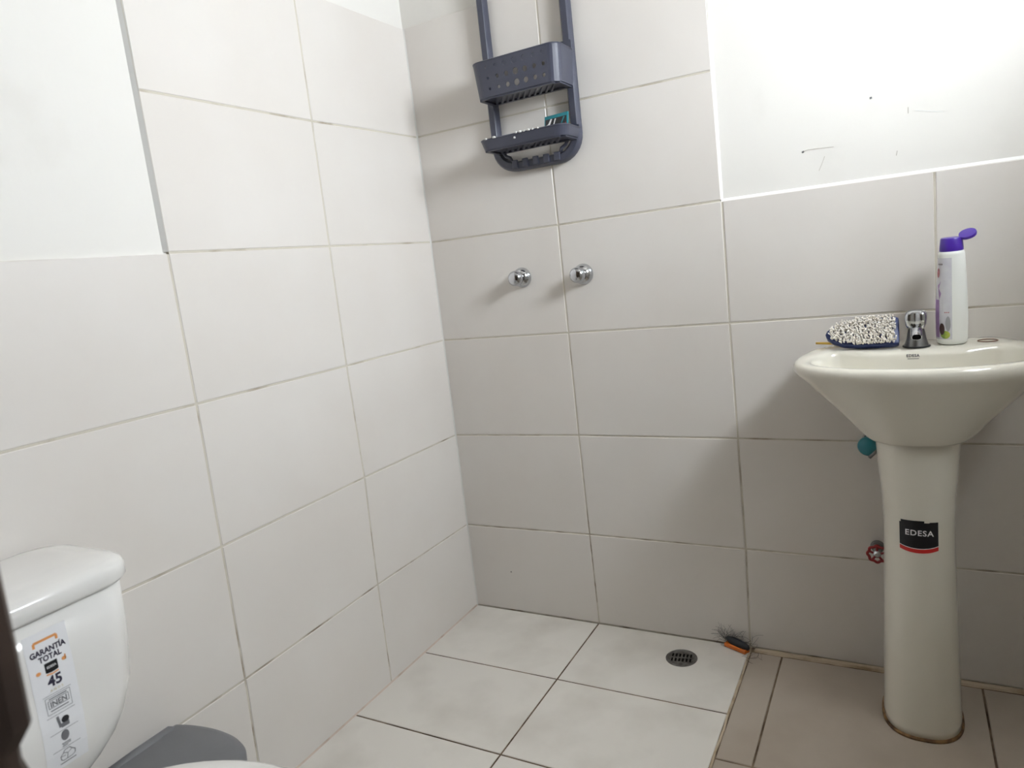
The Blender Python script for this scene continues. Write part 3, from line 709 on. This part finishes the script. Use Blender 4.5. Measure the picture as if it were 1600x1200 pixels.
# warranty sticker on the tank front: u runs along +y (towards the back wall), v up
TO = (.6, -1.3385, .560); U_, V_, D_ = (0, 1, 0), (0, 0, 1), (-1, 0, 0)
stk = decal('warranty_sticker', grid2d(-.0285, .0285, -.108, .102, 8, 16), ttree, TO, U_, V_, D_, .0004, M_STICK, toi, TB)
tag(stk, label='tall white printed warranty sticker')
def pr_(name, vf, material, e=.0008): return decal(name, ([(a, b_ * 1.13 - .001) for a, b_ in vf[0]], vf[1]), ttree, TO, U_, V_, D_, e, material, stk, TB)
def shift(vf, dx, dy): return [(a + dx, b_ + dy) for a, b_ in vf[0]], vf[1]
pr_('orange_bracket', line2d([(-.016, .0735), (-.016, .0795), (.014, .0795), (.014, .0735)], .0032), M_ORANGEP)
pr_('lettering', merge2d(shift(text2d('GARANTÍA', .0100, .00035, 1.0, .047), 0, .0622), shift(text2d('TOTAL', .0100, .00035, 1.0, .030), 0.001, .0528)), M_INK)
pr_('badge', merge2d(grid2d(-.0085, .0085, .0375, .0495, 2, 1), disc2d(0, .0378, .0085, .0016)), M_BLACKP)
pr_('badge_lettering', shift(text2d('EDESA', .0042, .0001, 1.0, .0125), 0, .0422), M_STICK, .0011)
pr_('orange_marks', merge2d(line2d([(-.008, .0348), (0, .0338), (.008, .0348)], .0018), disc2d(-.0175, .0410, .0032, .0024), disc2d(.0175, .0455, .0032, .0024), line2d([(.0195, .0435), (.0195, .050)], .0018)), M_ORANGEP)
pr_('lettering', shift(text2d('45', .0185, .0006, 1.0, .019), 0.001, .0185), M_INK)
pr_('small_lettering', shift(text2d('AÑOS', .0042, 0, 1.6, .017), 0.001, .0118), M_INKGOLD)
for yy, ww in ((.0085, .0005), (-.020, .0006), (-.0435, .0006), (-.068, .0006)): pr_('rule', line2d([(-.019, yy), (.019, yy)], ww), M_INKG)
pr_('frame_print', merge2d(line2d([(-.0165, .006), (.0165, .006), (.0165, -.016), (-.0165, -.016), (-.0165, .006)], .0006), line2d([(-.0135, .0012), (.0135, .0012), (.0135, -.0085), (-.0135, -.0085), (-.0135, .0012)], .0008),
     line2d([(-.012, .0035), (.012, .0035)], .0014), line2d([(-.012, -.0122), (.012, -.0122)], .0014)), M_INKG)
pr_('lettering', shift(text2d('INEN', .0098, .0003, 1.0, .022), 0, -.0073), M_INKG)
pr_('hand_print', merge2d(line2d([(-.006, -.0225), (-.004, -.0385)], .0034), grid2d(-.003, .008, -.040, -.034, 2, 1)), M_INKG)
pr_('hand_print', disc2d(.0035, -.0305, .0052, .0045), M_BLACKP)
pr_('fingerprint', merge2d(disc2d(0, -.0515, .0055, .0072), line2d([(-.006, -.0615), (.006, -.0615)], .0012), line2d([(-.005, -.0635), (.006, -.0635)], .001), line2d([(-.006, -.0655), (.002, -.0655)], .001)), M_INKG)
pr_('rock_print', merge2d(line2d([(-.009, -.083), (-.010, -.078), (-.006, -.074), (-.004, -.071), (.003, -.0705), (.006, -.074), (.010, -.077), (.010, -.082), (.006, -.0845), (-.006, -.085), (-.009, -.083)], .0009),
     line2d([(-.006, -.074), (0, -.077), (.006, -.074)], .0008), line2d([(0, -.077), (-.001, -.0848)], .0008), line2d([(-.010, -.078), (-.003, -.079)], .0008), line2d([(-.011, -.0885), (.011, -.0885)], .0013)), M_INKG)

# ------------------------------------------------------------------ waste bin
wb = thing('waste_bin', 'grey plastic lidded waste bin between the toilet and the wall', 'bin', (.12, -1.15, 0))
WB = Vector((.12, -1.15, 0))
def dring(z, x0, x1, y0, y1, r): return [q - WB for q in rrect(x0, x1, y0, y1, z, r, 8)]
def lring(z, g=0.0, drop=0.0):
    """lid outline: straight along the wall, bowed on its other sides"""
    ctrl = [(.006 + g, -1.26 + g), (.006 + g, -1.16), (.008 + g, -1.082 - g), (.030, -1.066 - g), (.10, -1.054 - g), (.165, -1.058 - g), (.210 - g, -1.078 - g), (.236 - g, -1.115), (.240 - g, -1.17), (.230 - g, -1.235), (.16, -1.262 + g), (.07, -1.266 + g)]
    return [Vector((p.x, p.y, z)) - WB for p in outline(ctrl, (.12, -1.16), 64)]
MB().loft([dring(.001, .03, .195, -1.24, -1.085, .05), dring(.01, .026, .2, -1.243, -1.082, .05), dring(.265, .012, .226, -1.256, -1.066, .06), dring(.267, .02, .215, -1.25, -1.075, .055)]).build('bin_body', M_GREYD, wb, True, sharp=True)
li = MB().loft([lring(.262, .0), lring(.287, -.001), lring(.293, .002), lring(.2965, .012), lring(.2985, .045)]).build('bin_lid', M_GREY, wb, True)
MB().tube([Vector(p) - WB for p in ((.020, -1.245, .288), (.020, -1.16, .290), (.020, -1.090, .290), (.020, -1.078, .287))], [.012, .0125, .012, .006], 14).build('hinge_bar', M_GREY, wb, True)

# ------------------------------------------------------------------ floor drain
dr = thing('floor_drain', 'round metal slotted drain set in the pale shower floor', 'drain', (.708, -.107, 0))
n = 40
rm = MB(); rr = []
for r, z in ((.0335, -.004), (.0415, -.004), (.0415, .0008), (.0395, .0020), (.0350, .0020), (.0335, .0006)):
    rr.append([Vector((r * math.cos(2 * math.pi * q / n), r * math.sin(2 * math.pi * q / n), z)) for q in range(n)])
rm.loft(rr, loop=True).build('drain_rim', M_DRAIN, dr, True, sharp=True)
MB().lathe([(.001, .0001), (.0335, .0001), (.0335, .0003), (.001, .0004)], n).build('drain_well', M_DARK, dr)
gp = bmesh.new()
# grate plate as strips around two rows of slots
def gstrip(x0, x1, y0, y1, mbq): mbq.box((x0, y0, .0006), (x1, y1, .0016))
gr = MB()
RG = .0335
ys = [-.0215, -.003, .003, .0215]
def chord(y): return math.sqrt(max(0, RG * RG - y * y))
# top, middle and bottom lands cut to the circle
def land(y0, y1):
    k = 10; top_ = []
    L0 = [(-chord(y0 + (y1 - y0) * i / k), y0 + (y1 - y0) * i / k) for i in range(k + 1)]
    R0 = [(chord(y0 + (y1 - y0) * i / k), y0 + (y1 - y0) * i / k) for i in range(k, -1, -1)]
    ring = L0 + R0
    gr.loft([[Vector((x, y, .0006)) for x, y in ring], [Vector((x, y, .0016)) for x, y in ring]])
land(-RG * .999, -.019); land(-.0028, .0028); land(.019, RG * .999)
for (y0, y1) in ((-.019, -.0028), (.0028, .019)):
    for k in range(-5, 6):
        x = k * .0096
        if abs(x) < .0215:
            gstrip(x - .0022, x + .0022, y0, y1, gr)
    for sg in (-1, 1):
        k2 = 6
        outp = [(sg * chord(y0 + (y1 - y0) * i / k2), y0 + (y1 - y0) * i / k2) for i in range(k2 + 1)]
        inp = [(sg * .0262, y1), (sg * .0262, y0)]
        ring = outp + inp
        gr.loft([[Vector((x, y, .0006)) for x, y in ring], [Vector((x, y, .0016)) for x, y in ring]])
g_ = gr.build('drain_grate', M_DRAIN, dr)
g_.rotation_euler.z = math.radians(8)
gp.free()

# ------------------------------------------------------------------ dropped comb-brush with hair in the corner of the shower
hb_ = thing('nail_brush', 'small orange and black brush tangled with dark hair on the shower floor', 'brush', (.838, -.022, 0), rotz=math.radians(-24))
MB().loft([[Vector((x, y, z)) for x, y, z in ((-.034 + a, -.012 + a, h), (.030 - a, -.012 + a, h), (.032 - a, .006 - a, h), (-.034 + a, .006 - a, h))] for h, a in ((.0015, .001), (.003, 0), (.011, 0), (.0125, .0015))]).build('orange_grip', M_ORANGE, hb_, True, sharp=True)
MB().loft([[Vector((x0 + .0, .001 + hw_ * math.cos(t_), (.016 - .12 * min(0, x0)) + hh * math.sin(t_))) for t_ in [2 * math.pi * q / 12 for q in range(12)]] for x0, hw_, hh in ((-.038, .002, .003), (-.030, .005, .008), (-.014, .009, .013), (.008, .010, .014), (.024, .009, .011), (.032, .006, .007), (.036, .002, .003))]).build('black_head', M_BLACK, hb_, True)
hs_ = MB()
for k in range(60):
    if k < 38: c = Vector((.803 + random.uniform(-.008, .012), -.008, .016 + random.uniform(-.008, .016)))
    else: c = Vector((.845 + random.uniform(-.03, .03), -.010 + random.uniform(-.004, .003), .012 + random.uniform(-.006, .018)))
    p = c.copy(); d = Vector((random.uniform(-1, 1), random.uniform(-.25, .05), random.uniform(-.6, 1))).normalized(); pts = []
    cv = Vector((random.uniform(-1, 1), random.uniform(-.2, .2), random.uniform(-1, 1))) * .45
    for q in range(9):
        pts.append(Vector((p.x, min(-.0008, p.y), max(.0008, p.z)))); p = p + d * .0045; d = (d + cv * .6 + Vector((0, .05, 0))).normalized()
    hs_.tube(pts, .00028, 3)
for k in range(12):
    c = Vector((.880 + random.uniform(-.012, .02), -.018 - random.uniform(0, .04), .0008)); d = Vector((random.uniform(-.7, .7), -1, 0)).normalized(); p = c.copy(); pts = []
    cv = random.uniform(-.5, .5)
    for q in range(9):
        pts.append(p.copy()); p = p + d * .004; d = (d + Vector((cv * -d.y, cv * d.x, 0)) * .7).normalized()
    hs_.tube(pts, .00025, 3)
o = hs_.build('hair_tangle', M_HAIR); tag(o, 'tangle of loose dark hair', kind='stuff')
o.parent = hb_; o.matrix_parent_inverse = (Matrix.Translation(hb_.location) @ Matrix.Rotation(math.radians(-24), 4, 'Z')).inverted()

# ------------------------------------------------------------------ open door beside the toilet
H0 = Vector((.632, -2.29, 0)); E0 = Vector((.776, -1.608, 0))
dv = (E0 - H0).normalized(); nv = Vector((dv.y, -dv.x, 0))
rings = []
for z, off in ((.006, 0), (.60, -.002), (.70, 0.002), (.765, .003), (.797, -.003), (.817, -.0075), (.826, -.007), (.837, 0.0015), (.885, .003), (.945, .004), (1.1, .004), (2.04, .004)):
    e = E0 + dv * off
    a = [H0, H0 - nv * .04, e - nv * .04 - dv * .012, e - nv * .036 - dv * .003, e - nv * .03, e - nv * .010, e - nv * .003 - dv * .003, e - dv * .012]
    rings.append([Vector((p.x, p.y, z)) for p in a])
door = MB().loft(rings).build('door_1', M_WOOD, None); tag(door, 'dark brown wooden door standing open beside the toilet', kind='structure')
kM = Matrix.Translation(E0 - dv * .065 + Vector((0, 0, 1.0)))
ang = math.atan2(nv.y, nv.x)
kM = kM @ Matrix.Rotation(ang, 4, 'Z') @ Matrix.Rotation(math.radians(90), 4, 'Y')
MB().lathe([(.002, 0), (.03, 0), (.028, .006), (.011, .010), (.011, .035), (.024, .045), (.027, .058), (.02, .068), (.002, .070)], 28, kM).build('door_knob', M_STEEL, door, True)
